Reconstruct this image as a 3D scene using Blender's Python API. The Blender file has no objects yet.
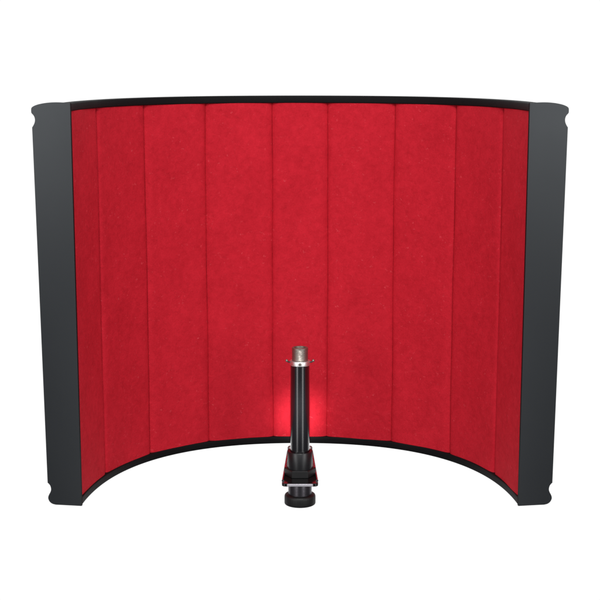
import bpy, bmesh, math
from math import sin, cos, pi, radians
from mathutils import Vector

scene = bpy.context.scene
COL = scene.collection

# ------------------------------------------------------------------ scene set-up
scene.view_settings.view_transform = 'Standard'
scene.view_settings.look = 'None'
scene.view_settings.exposure = 0
scene.view_settings.gamma = 1

cam_d = bpy.data.cameras.new('camera')
cam_d.sensor_width = 36
cam_d.lens = 36 * 1390.6 / 600
cam_d.clip_start, cam_d.clip_end = 0.01, 100
cam = bpy.data.objects.new('camera', cam_d)
cam.location = (0, -1.035, 0.3466)
cam.rotation_euler = (pi / 2 - 0.17604, 0, 0)
COL.objects.link(cam)
scene.camera = cam

# ------------------------------------------------------------------ node helpers
def new_mat(name):
    m = bpy.data.materials.new(name)
    m.use_nodes = True
    nt = m.node_tree
    return m, nt, nt.nodes['Principled BSDF']

def nd(nt, kind, **kw):
    n = nt.nodes.new(kind)
    for k, v in kw.items():
        if k in n.inputs.keys():
            n.inputs[k].default_value = v
        else:
            setattr(n, k, v)
    return n

def obj_coords(nt, scale=(1, 1, 1)):
    tc = nd(nt, 'ShaderNodeTexCoord')
    mp = nd(nt, 'ShaderNodeMapping')
    mp.inputs['Scale'].default_value = scale
    nt.links.new(tc.outputs['Object'], mp.inputs['Vector'])
    return mp.outputs['Vector']

def noise(nt, vec, scale, detail=4, rough=0.55, dist=0.0):
    n = nd(nt, 'ShaderNodeTexNoise')
    n.inputs['Scale'].default_value = scale
    n.inputs['Detail'].default_value = detail
    n.inputs['Roughness'].default_value = rough
    n.inputs['Distortion'].default_value = dist
    nt.links.new(vec, n.inputs['Vector'])
    return n.outputs['Fac']

def remap(nt, fac, a, b, c=0.0, d=1.0):
    n = nd(nt, 'ShaderNodeMapRange')
    n.inputs['From Min'].default_value = a
    n.inputs['From Max'].default_value = b
    n.inputs['To Min'].default_value = c
    n.inputs['To Max'].default_value = d
    nt.links.new(fac, n.inputs['Value'])
    return n.outputs['Result']

def mixc(nt, fac, a, b):
    n = nd(nt, 'ShaderNodeMix', data_type='RGBA')
    if isinstance(fac, float):
        n.inputs[0].default_value = fac
    else:
        nt.links.new(fac, n.inputs[0])
    for sock, v in ((n.inputs[6], a), (n.inputs[7], b)):
        if isinstance(v, tuple):
            sock.default_value = (*v, 1)
        else:
            nt.links.new(v, sock)
    return n.outputs[2]

def math_(nt, op, a, b=None):
    n = nd(nt, 'ShaderNodeMath', operation=op)
    for i, v in enumerate((a, b)):
        if v is None:
            continue
        if isinstance(v, (int, float)):
            n.inputs[i].default_value = v
        else:
            nt.links.new(v, n.inputs[i])
    return n.outputs[0]

def bump(nt, p, height, strength, dist):
    b = nd(nt, 'ShaderNodeBump')
    b.inputs['Strength'].default_value = strength
    b.inputs['Distance'].default_value = dist
    nt.links.new(height, b.inputs['Height'])
    nt.links.new(b.outputs['Normal'], p.inputs['Normal'])

# ------------------------------------------------------------------ materials
def painted_black(name, base, rough, rough_var=0.06, grain=0.15, spec=0.5):
    m, nt, p = new_mat(name)
    v = obj_coords(nt)
    big = noise(nt, v, 22, 5, 0.6)
    fine = noise(nt, v, 1500, 2)
    p.inputs['Base Color'].default_value = (*base, 1)
    nt.links.new(remap(nt, big, 0.3, 0.7, rough - rough_var, rough + rough_var), p.inputs['Roughness'])
    p.inputs['Specular IOR Level'].default_value = spec
    bump(nt, p, fine, grain, 0.0002)
    return m

M_FLAP = painted_black('satin_black_paint', (0.0075, 0.0084, 0.0099), 0.345, 0.012, 0.025)
M_FLAP.node_tree.nodes['Principled BSDF'].inputs['Specular Tint'].default_value = (0.91, 0.965, 1.0, 1)
M_SHELL = painted_black('shell_black_paint', (0.012, 0.012, 0.012), 0.4)
M_TRIM = painted_black('trim_black_rubber', (0.005, 0.005, 0.0055), 0.6, 0.05, 0.3, 0.12)
M_TUBE = painted_black('gloss_black_lacquer', (0.005, 0.005, 0.0065), 0.23, 0.02, 0.05, 0.9)
M_TUBE.node_tree.nodes['Principled BSDF'].inputs['Coat Weight'].default_value = 1.0
M_TUBE.node_tree.nodes['Principled BSDF'].inputs['Coat Roughness'].default_value = 0.16
M_COLLAR = painted_black('black_anodised_metal', (0.008, 0.008, 0.009), 0.36, 0.04, 0.1)
M_KNOB = painted_black('black_moulded_plastic', (0.009, 0.009, 0.009), 0.5, 0.06, 0.25, 0.4)
M_PLATE = painted_black('gloss_black_plate', (0.006, 0.006, 0.006), 0.14, 0.04, 0.05)

def metal(name, base, rough, streak=0.0):
    m, nt, p = new_mat(name)
    v = obj_coords(nt)
    n = noise(nt, v, 650, 3)
    nt.links.new(mixc(nt, remap(nt, n, 0.3, 0.7), tuple(c * 0.72 for c in base), base), p.inputs['Base Color'])
    nt.links.new(remap(nt, n, 0.3, 0.7, rough + 0.08, rough - 0.05), p.inputs['Roughness'])
    p.inputs['Metallic'].default_value = 1
    return m

M_NICKEL = metal('worn_nickel', (0.42, 0.37, 0.325), 0.46)
M_CHROME = metal('bright_chrome', (0.95, 0.94, 0.92), 0.42)
M_EDGE_HIGHLIGHT = metal('edge_highlight_metal', (0.95, 0.92, 0.97), 0.5)  # pale base colour stands for the highlight on the plate's front edge
M_RAIL = metal('polished_rail', (0.5, 0.46, 0.48), 0.18)
M_DOME = metal('dull_dome_metal', (0.42, 0.38, 0.38), 0.5)  # for the domes added to the plate as small reflectors
M_DARKCHROME = metal('dark_chrome', (0.14, 0.13, 0.145), 0.34)

def felt():
    m, nt, p = new_mat('red_felt')
    v = obj_coords(nt)
    vs = obj_coords(nt, (1, 1, 0.35))
    vh = obj_coords(nt, (0.4, 0.4, 1))
    blot = noise(nt, v, 38, 6, 0.62, 0.4)
    mid = noise(nt, v, 190, 4, 0.6, 0.6)
    fine = noise(nt, v, 750, 3, 0.7)
    fib_v = noise(nt, vs, 520, 3, 0.6, 1.2)
    fib_h = noise(nt, vh, 460, 3, 0.6, 1.2)
    s = math_(nt, 'ADD', math_(nt, 'MULTIPLY', blot, 0.30), math_(nt, 'MULTIPLY', mid, 0.40))
    s = math_(nt, 'ADD', s, math_(nt, 'MULTIPLY', fine, 0.30))
    c = mixc(nt, remap(nt, s, 0.34, 0.66), (0.445, 0.0095, 0.0198), (0.625, 0.0178, 0.0345))
    # stray pale fibres and specks of lint caught in the pile
    fib = math_(nt, 'MAXIMUM', remap(nt, fib_v, 0.66, 0.74), remap(nt, fib_h, 0.66, 0.74))
    c = mixc(nt, math_(nt, 'MULTIPLY', fib, 0.26), c, (0.78, 0.06, 0.085))
    wn = nd(nt, 'ShaderNodeTexNoise')
    wn.inputs['Scale'].default_value = 420
    wn.inputs['Detail'].default_value = 3
    nt.links.new(v, wn.inputs['Vector'])
    wm = nd(nt, 'ShaderNodeVectorMath', operation='MULTIPLY_ADD')
    wm.inputs[1].default_value = (0.0075, 0.0075, 0.0045)
    nt.links.new(wn.outputs['Color'], wm.inputs[0])
    nt.links.new(v, wm.inputs[2])
    wv = wm.outputs[0]
    vor = nd(nt, 'ShaderNodeTexVoronoi')
    vor.inputs['Scale'].default_value = 210
    nt.links.new(wv, vor.inputs['Vector'])
    patch = remap(nt, noise(nt, v, 70, 3), 0.46, 0.62)
    speck = math_(nt, 'MULTIPLY', remap(nt, vor.outputs['Distance'], 0.20, 0.10), patch)
    c = mixc(nt, math_(nt, 'MULTIPLY', speck, 0.34), c, (0.8, 0.11, 0.13))
    vor2 = nd(nt, 'ShaderNodeTexVoronoi')
    vor2.inputs['Scale'].default_value = 120
    nt.links.new(wv, vor2.inputs['Vector'])
    dark = math_(nt, 'MULTIPLY', remap(nt, vor2.outputs['Distance'], 0.16, 0.08),
                 remap(nt, noise(nt, v, 55, 2), 0.55, 0.68))
    c = mixc(nt, math_(nt, 'MULTIPLY', dark, 0.25), c, (0.2, 0.004, 0.008))
    nt.links.new(c, p.inputs['Base Color'])
    p.inputs['Roughness'].default_value = 0.85
    p.inputs['Specular IOR Level'].default_value = 0.12
    p.inputs['Sheen Weight'].default_value = 0.0
    p.inputs['Sheen Roughness'].default_value = 0.5
    p.inputs['Sheen Tint'].default_value = (1, 0.3, 0.35, 1)
    h = math_(nt, 'ADD', math_(nt, 'MULTIPLY', mid, 0.8), math_(nt, 'MULTIPLY', fine, 0.5))
    h = math_(nt, 'ADD', h, math_(nt, 'MULTIPLY', blot, 1.2))
    bump(nt, p, h, 0.32, 0.0012)
    return m

M_FELT = felt()

# ------------------------------------------------------------------ object helpers
ROOT_LOC = Vector((0, 0.092, -0.0284))
root = bpy.data.objects.new('acoustic_shield', None)
root.location = ROOT_LOC
COL.objects.link(root)
root['label'] = 'curved black acoustic shield lined with red felt, short microphone post bolted in front'
root['category'] = 'acoustic shield'

def link(name, bm, mat, parent=root, smooth=True, label=None, angle=40):
    bmesh.ops.remove_doubles(bm, verts=bm.verts, dist=1e-7)
    bmesh.ops.recalc_face_normals(bm, faces=bm.faces)
    me = bpy.data.meshes.new(name)
    bm.to_mesh(me)
    bm.free()
    me.materials.append(mat)
    if smooth:
        me.shade_smooth()
        me.set_sharp_from_angle(angle=radians(angle))
    o = bpy.data.objects.new(name, me)
    COL.objects.link(o)
    o.parent = parent
    if parent is root:
        o.location = -ROOT_LOC
    if label:
        o['label'] = label
    return o

# plan curve of the shield ------------------------------------------------
R, A, EX, C4 = 0.17435, 1.44464, 1.18255, -0.02218
H = 0.310
FB = radians(13)                                # the side flaps lean back a little

def plan(t):
    r = R * (1 + C4 * cos(4 * t))
    k = R * (1 + C4 * cos(4 * A)) * cos(A)
    return Vector((r * sin(t), EX * (r * cos(t) - k)))

def plan_off(t, off):
    """point on the plan curve moved outward (away from the microphone) by off"""
    d = plan(t + 1e-4) - plan(t - 1e-4)
    n = Vector((-d.y, d.x)).normalized()
    return plan(t) + n * off

def swept(profile, t0, t1, n):
    """closed (offset, z) profile swept along the plan curve, capped at both ends"""
    bm = bmesh.new()
    rings = []
    for i in range(n + 1):
        t = t0 + (t1 - t0) * i / n
        ring = []
        for off, z in profile:
            q = plan_off(t, off)
            # the ends stop on the back of the side flaps
            lim = max(0.0, abs(q.x) - abs(plan(A).x)) * math.tan(FB) + 0.0023 / cos(FB)
            ring.append(bm.verts.new((q.x, max(q.y, lim), z)))
        rings.append(ring)
    m = len(profile)
    for i in range(n):
        for j in range(m):
            bm.faces.new((rings[i][j], rings[i][(j + 1) % m], rings[i + 1][(j + 1) % m], rings[i + 1][j]))
    bm.faces.new(rings[0])
    bm.faces.new(rings[-1])
    return bm

def rounded_profile(o0, o1, z0, z1, r, seg=4):
    pts = []
    for cx, cz, a0 in ((o1 - r, z1 - r, 0), (o0 + r, z1 - r, 90), (o0 + r, z0 + r, 180), (o1 - r, z0 + r, 270)):
        for k in range(seg + 1):
            a = radians(a0 + 90 * k / seg)
            pts.append((cx + r * cos(a), cz + r * sin(a)))
    return pts

# shell, trims --------------------------------------------------------------
link('shell', swept(rounded_profile(0.0062, 0.0080, 0.0010, H - 0.0010, 0.0004, 2), -A, A, 160), M_SHELL)
for z0, z1 in ((0.0, 0.0062), (H - 0.0062, H)):
    link('edge_trim', swept(rounded_profile(0.0000, 0.0090, z0, z1, 0.0009, 4), -A, A, 220), M_TRIM)

# felt panels ---------------------------------------------------------------
SEAMS = [-A + 0.008, radians(-64.0), radians(-45.2), radians(-26.9), radians(-8.0),
         radians(8.0), radians(26.9), radians(45.2), radians(64.0), A - 0.008]

def seam_wave(k, z):
    """small sideways wander of seam k, shared by the panels on both sides of it"""
    if k in (0, 9):
        return 0.0
    return 0.0014 * sin(z * 23 + k * 2.1) + 0.0008 * sin(z * 61 + k * 4.7)

def felt_panel(t0, t1, seed):
    bm = bmesh.new()
    def half_gap(k):
        return 0.0055 if k in (1, 8) else 0.0016 if k in (2, 7) else 0.0005
    t0, t1 = t0 + half_gap(seed), t1 - half_gap(seed + 1)
    gap = 0.0
    n, nz = 44, 60
    z0, z1 = 0.0052, H - 0.0052
    arc = (plan(t1) - plan(t0)).length
    grid = []
    for j in range(nz + 1):
        z = z0 + (z1 - z0) * j / nz
        row = []
        for i in range(n + 1):
            u = 0.5 - 0.5 * cos(pi * i / n) * (0.55 + 0.45 * cos(pi * i / n) ** 2)
            t = t0 + gap + (t1 - t0 - 2 * gap) * u + seam_wave(seed, z) * (1 - u) + seam_wave(seed + 1, z) * u
            e = min(u, 1 - u) * arc
            k = seed if u < 0.5 else seed + 1            # seam on the nearer side
            wide, deep = (0.0012, 0.0012) if k in (1, 8) else (0.0019, 0.0021) if k in (2, 7) else (0.0023, 0.0025)
            roll = deep * math.exp(-(e / wide)) + 0.0004 * math.exp(-(e / 0.006))
            crown = -0.0005 * sin(pi * u)
            wav = 0.00025 * sin(z * 29 + u * 5 + seed * 1.7) + 0.00018 * sin(z * 63 - u * 7 + seed * 4.3)
            q = plan_off(t, 0.0012 + roll + crown + wav * min(1, e / 0.006))
            row.append(bm.verts.new((q.x, q.y, z)))
        grid.append(row)
    back = []
    for j in (0, nz):
        z = z0 + (z1 - z0) * j / nz
        row = []
        for i in range(n + 1):
            t = t0 + gap + (t1 - t0 - 2 * gap) * i / n
            q = plan_off(t, 0.0061)
            row.append(bm.verts.new((q.x, q.y, z)))
        back.append(row)
    for j in range(nz):
        for i in range(n):
            bm.faces.new((grid[j][i], grid[j][i + 1], grid[j + 1][i + 1], grid[j + 1][i]))
    for i in range(n):
        bm.faces.new((back[0][i], back[0][i + 1], back[1][i + 1], back[1][i]))
        bm.faces.new((grid[0][i], grid[0][i + 1], back[0][i + 1], back[0][i]))
        bm.faces.new((grid[nz][i], grid[nz][i + 1], back[1][i + 1], back[1][i]))
    for i in (0, n):
        bm.faces.new([grid[j][i] for j in range(nz + 1)] + [back[1][i], back[0][i]])
    return bm

for k in range(9):
    link('felt_panel', felt_panel(SEAMS[k], SEAMS[k + 1], k), M_FELT, angle=60)

# side flaps ------------------------------------------------------------------
FLAP = [(-0.0, 310.0), (7.86, 310.41), (14.18, 310.43), (19.74, 309.95), (25.34, 308.88), (28.56, 307.75),
        (30.35, 306.7), (30.94, 305.74), (31.02, 303.75), (30.97, 302.72), (30.52, 301.98), (29.29, 300.89), (28.39,
        299.2), (28.14, 297.29), (28.53, 295.22), (29.64, 293.13), (30.65, 291.79), (27.65, 16.87), (26.27, 15.76),
        (25.25, 14.13), (24.83, 11.65), (25.48, 9.49), (26.63, 7.62), (27.44, 5.85), (27.67, 4.21), (26.98, 2.23),
        (25.61, 0.7), (23.72, -0.21), (21.23, -0.51), (0.05, 0.02)]
corner = plan(A)

def smooth_outline(pts, rep=1):
    """Chaikin rounding of the short segments only; long straight edges keep their ends"""
    for _ in range(rep):
        out = []
        n = len(pts)
        for i in range(n):
            p, q = pts[i], pts[(i + 1) % n]
            L = math.hypot(q[0] - p[0], q[1] - p[1])
            if L > 9:
                out += [p, q]
            else:
                out += [(0.75 * p[0] + 0.25 * q[0], 0.75 * p[1] + 0.25 * q[1]),
                        (0.25 * p[0] + 0.75 * q[0], 0.25 * p[1] + 0.75 * q[1])]
        pts = out
    return pts

def flap(side):
    bm = bmesh.new()
    pts = smooth_outline(FLAP, 2)
    ux, uy = side * cos(FB), sin(FB)
    nx, ny = -side * sin(FB), cos(FB)            # backward normal
    def at(u, z, b):
        return (side * corner.x + ux * u + nx * b, corner.y + uy * u + ny * b, z)
    m = len(pts)
    fr = [bm.verts.new(at(u / 1000, z / 1000, 0)) for u, z in pts]
    bk = [bm.verts.new(at(u / 1000, z / 1000, 0.0022)) for u, z in pts]
    for i in range(m):
        j = (i + 1) % m
        bm.faces.new((fr[i], fr[j], bk[j], bk[i]))
    bm.faces.new(fr)
    bm.faces.new(bk)
    bm.normal_update()
    bmesh.ops.triangulate(bm, faces=[f for f in bm.faces if len(f.verts) > 4], ngon_method='EAR_CLIP')
    return bm

for s in (-1, 1):
    o = link('side_flap', flap(s), M_FLAP, smooth=False)
    o.data.materials.append(M_TRIM)                # the cut edge of the sheet is matt
    for pl in o.data.polygons:
        if abs(pl.normal.y) < 0.8:
            pl.material_index = 1

# ------------------------------------------------------------------ lathe etc.
AX, AY = 0.0, 0.092

def lathe(profile, seg=64, x=AX, y=AY, radial=None):
    """(radius, z) profile turned about a vertical axis; radius 0 closes the end"""
    bm = bmesh.new()
    rings = []
    for r, z in profile:
        if r == 0:
            rings.append([bm.verts.new((x, y, z))])
            continue
        ring = []
        for k in range(seg):
            a = 2 * pi * k / seg
            rr = r + (radial(a, r, z) if radial else 0)
            ring.append(bm.verts.new((x + rr * cos(a), y + rr * sin(a), z)))
        rings.append(ring)
    for p, q in zip(rings, rings[1:]):
        if len(p) == 1 and len(q) == 1:
            continue
        for k in range(seg):
            l = (k + 1) % seg
            if len(p) == 1:
                bm.faces.new((p[0], q[k], q[l]))
            elif len(q) == 1:
                bm.faces.new((p[k], p[l], q[0]))
            else:
                bm.faces.new((p[k], p[l], q[l], q[k]))
    return bm

def prism(outline, z0, z1, c=0.0004):
    bm = bmesh.new()
    m = len(outline)
    layers = []
    for z, ins in ((z0, c), (z0 + c, 0), (z1 - c, 0), (z1, c)):
        row = []
        for i, (x, y) in enumerate(outline):
            px, py = outline[i - 1]
            qx, qy = outline[(i + 1) % m]
            dx, dy = qx - px, qy - py
            L = math.hypot(dx, dy) or 1
            row.append(bm.verts.new((x - dy / L * ins, y + dx / L * ins, z)))
        layers.append(row)
    for a, b in zip(layers, layers[1:]):
        for i in range(m):
            j = (i + 1) % m
            bm.faces.new((a[i], a[j], b[j], b[i]))
    bm.faces.new(layers[0])
    bm.faces.new(layers[-1])
    return bm

def round_corners(pts, radii, seg=6):
    """pts counter-clockwise; every corner replaced by an arc"""
    out = []
    n = len(pts)
    for i, (p, r) in enumerate(zip(pts, radii)):
        P = Vector(p)
        a = (Vector(pts[i - 1]) - P).normalized()
        b = (Vector(pts[(i + 1) % n]) - P).normalized()
        if r == 0:
            out.append((P.x, P.y))
            continue
        ang = a.angle(b)
        d = r / math.tan(ang / 2)
        s, e = P + a * d, P + b * d
        for k in range(seg + 1):
            f = k / seg
            q = (1 - f) ** 2 * s + 2 * f * (1 - f) * P + f * f * e
            out.append((q.x, q.y))
    return out

def tube(path, r, seg=12):
    bm = bmesh.new()
    rings = []
    P = [Vector(p) for p in path]
    for i, p in enumerate(P):
        d = (P[min(i + 1, len(P) - 1)] - P[max(i - 1, 0)]).normalized()
        u = d.orthogonal().normalized()
        w = d.cross(u)
        rings.append([bm.verts.new(p + (u * cos(2 * pi * k / seg) + w * sin(2 * pi * k / seg)) * r) for k in range(seg)])
    for a, b in zip(rings, rings[1:]):
        # match the nearest start vertex so the tube does not twist
        off = min(range(seg), key=lambda s: (a[0].co - b[s].co).length)
        b2 = b[off:] + b[:off]
        if (a[1].co - b2[1].co).length > (a[1].co - b2[-1].co).length:
            b2 = [b2[0]] + b2[1:][::-1]
        b[:] = b2
        for k in range(seg):
            bm.faces.new((a[k], a[(k + 1) % seg], b[(k + 1) % seg], b[k]))
    bm.faces.new(rings[0])
    bm.faces.new(rings[-1])
    return bm

# mounting plate ----------------------------------------------------------------
ZP = -0.0030
yf, yb = 0.0665, 0.1782
out = round_corners([(-0.0152, yf), (0.0152, yf), (0.0108, yb), (0.0050, yb), (0.0050, 0.1850), (-0.0050, 0.1850),
                     (-0.0050, yb), (-0.0108, yb)],
                    [0.0036, 0.0036, 0.0030, 0.0, 0.0, 0.0, 0.0, 0.0030])
plate = link('mounting_plate', prism(out, ZP - 0.0027, ZP), M_PLATE, smooth=False)

def child(name, bm, mat, parent, **kw):
    o = link(name, bm, mat, parent, **kw)
    return o

# raised rails along the two slanted sides of the plate
for s in (-1, 1):
    a = Vector((s * 0.0141, yf + 0.0065))
    b = Vector((s * 0.0106, 0.1600))
    pts = [(a.x, a.y, ZP + 0.0004), (b.x, b.y, ZP + 0.0004)]
    child('side_rail', tube(pts, 0.0011, 12), M_RAIL, plate)
for s in (-1, 1):  # domes added at the back corners to catch a red reflection of the felt
    child('reflection_dome', lathe([(0.0024, ZP - 0.0003), (0.0024, ZP + 0.0003), (0.0021, ZP + 0.0011), (0.0014, ZP + 0.0018), (0.0006, ZP + 0.0021), (0, ZP + 0.0022)],
                         28, s * 0.0088, 0.1715), M_DOME, plate)
bm = bmesh.new()  # added strip: its bright metal imitates a highlight on the black front edge
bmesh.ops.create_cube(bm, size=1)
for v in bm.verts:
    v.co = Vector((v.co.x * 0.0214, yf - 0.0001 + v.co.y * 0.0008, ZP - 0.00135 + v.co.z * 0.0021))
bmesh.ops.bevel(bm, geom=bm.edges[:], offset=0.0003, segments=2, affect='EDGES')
child('edge_highlight', bm, M_EDGE_HIGHLIGHT, plate, label='bright strip standing for the highlight on the front edge of the plate')
# tab that carries the plate on the back of the shell
bm = bmesh.new()
bmesh.ops.create_cube(bm, size=1)
for v in bm.verts:
    v.co = Vector((v.co.x * 0.012, 0.1866 + v.co.y * 0.0024, 0.022 + v.co.z * 0.0554))
bmesh.ops.bevel(bm, geom=bm.edges[:], offset=0.0006, segments=2, affect='EDGES')
child('bracket_tab', bm, M_COLLAR, plate)

# microphone post -------------------------------------------------------------------
post = link('microphone_post', lathe([(0, 0.0165), (0.0078, 0.0165), (0.0080, 0.0182), (0.00795, 0.055), (0.0079, 0.0912),
                                      (0.0075, 0.0913), (0, 0.0913)], 72), M_TUBE)
# threaded nickel tip
prof = [(0, 0.0915), (0.0058, 0.0915), (0.0058, 0.0953)]
z = 0.0955
while z < 0.1045:
    prof += [(0.00660, z + 0.0001), (0.00672, z + 0.00035), (0.00660, z + 0.0006), (0.00645, z + 0.0009)]
    z += 0.00095
prof += [(0.0067, 0.1050), (0.0067, 0.1060), (0.0064, 0.1063), (0.0048, 0.1063), (0.0046, 0.1030), (0, 0.1030)]
child('thread', lathe(prof, 64), M_NICKEL, post)
# bright ring with two lugs
ring = child('lug_ring', lathe([(0.0060, 0.0914), (0.0081, 0.0914), (0.0084, 0.0917), (0.0084, 0.0949), (0.0081, 0.0954), (0.0060, 0.0954)], 72),
             M_CHROME, post)
bm = bmesh.new()
for s in (-1, 1):
    b2 = tube([(s * 0.0080, AY, 0.0938), (s * 0.0095, AY - 0.0005, 0.0940), (s * 0.0104, AY - 0.0008, 0.0946), (s * 0.0109, AY - 0.001, 0.0953)], 0.0006, 10)
    me = bpy.data.meshes.new('scratch'); b2.to_mesh(me); b2.free(); bm.from_mesh(me); bpy.data.meshes.remove(me)
    bmesh.ops.create_uvsphere(bm, u_segments=16, v_segments=10, radius=0.00115,
                              matrix=__import__('mathutils').Matrix.Translation((s * 0.0110, AY - 0.001, 0.0953)))
me = bpy.data.meshes.new('lug')
# split the two lugs into meshes of their own
for s in (-1, 1):
    b3 = bm.copy()
    bmesh.ops.delete(b3, geom=[v for v in b3.verts if v.co.x * s < 0], context='VERTS')
    o = child('lug', b3, M_NICKEL, post)
    o.data.materials.append(M_DARKCHROME)
    for pl in o.data.polygons:
        if abs(pl.center.x) < 0.0101:
            pl.material_index = 1
bm.free()
bpy.data.meshes.remove(me)
bm = lathe([(0, 0), (0.0009, 0), (0.0011, 0.0003), (0.0011, 0.0006), (0.0007, 0.0010), (0, 0.0010)], 20, 0, 0)
for v in bm.verts:
    x, y, z = v.co
    v.co = (x, AY - 0.0081 - z, 0.0936 + y)
child('set_screw', bm, M_NICKEL, post)
# collar
child('collar', lathe([(0.0079, 0.0026), (0.0104, 0.0026), (0.0105, 0.0034), (0.0105, 0.0175), (0.0103, 0.0178), (0.0086, 0.0179), (0.0079, 0.0172)], 72),
      M_COLLAR, post)
# hexagonal lock nut, a flat towards the front
hexa = [(0.0134 * cos(radians(60 * k)), AY + 0.0134 * sin(radians(60 * k))) for k in range(6)]
hexa = round_corners(hexa, [0.0012] * 6, 4)
link('lock_nut', prism(hexa, ZP - 0.0001, 0.0031, 0.0005), M_KNOB, angle=25)
# stud below the plate, thumb knob
link('threaded_stud', lathe([(0, -0.0058), (0.0098, -0.0058), (0.0099, -0.0064), (0.0099, -0.0200), (0, -0.0200)], 72), M_DARKCHROME)
link('thumb_knob', lathe([(0, -0.0195), (0.0100, -0.0195), (0.0118, -0.0198), (0.0127, -0.0204), (0.0131, -0.0213), (0.0132, -0.0224),
                          (0.0132, -0.0275), (0.0130, -0.0281), (0.0125, -0.0284), (0, -0.0284)], 144,
                         radial=lambda a, r, z: -0.00018 * (0.5 + 0.5 * cos(48 * a)) if r > 0.0125 else 0), M_KNOB)


# ------------------------------------------------------------------ lighting
world = bpy.data.worlds.new('World')
scene.world = world
world.use_nodes = True
nt = world.node_tree
bg = nt.nodes['Background']
# white studio sweep in front of the lens, dimmer room behind it
tc = nd(nt, 'ShaderNodeTexCoord')
sep = nd(nt, 'ShaderNodeSeparateXYZ')
nt.links.new(tc.outputs['Generated'], sep.inputs[0])
f = remap(nt, sep.outputs['Y'], 0.25, 0.7)
up = remap(nt, sep.outputs['Z'], -0.22, 0.40)
room = mixc(nt, up, (0.06, 0.06, 0.065), (0.62, 0.63, 0.66))
nt.links.new(mixc(nt, f, room, (1.02, 1.02, 1.02)), bg.inputs['Color'])
bg.inputs['Strength'].default_value = 1.0

def area(name, loc, target, sx, sy, power, col=(1, 1, 1)):
    l = bpy.data.lights.new(name, 'AREA')
    l.shape = 'RECTANGLE'
    l.size, l.size_y = sx, sy
    l.energy = power
    l.color = col
    o = bpy.data.objects.new(name, l)
    o.location = loc
    o.rotation_euler = (Vector(target) - Vector(loc)).to_track_quat('-Z', 'Y').to_euler()
    COL.objects.link(o)
    return o

for s in (-1, 1):
    area('softbox', (s * 1.30, -1.30, 0.44), (0, 0.08, 0.16), 0.6, 0.72, 6.6)
    area('strip_light', (s * 0.33, -0.41, -0.06), (0, 0.09, 0.03), 0.15, 0.30, 0.26)
area('front_softbox', (0, -1.25, 1.15), (0, 0.15, 0.17), 0.8, 0.5, 15.5)

sp = bpy.data.lights.new('snoot', 'SPOT')
sp.energy = 46
sp.spot_size = radians(4.0)
sp.spot_blend = 1.0
sp.shadow_soft_size = 0.012
so = bpy.data.objects.new('snoot', sp)
so.location = (0, -0.62, 0.27)
so.rotation_euler = (Vector((0, 0.174, 0.026)) - so.location).to_track_quat('-Z', 'Y').to_euler()
COL.objects.link(so)
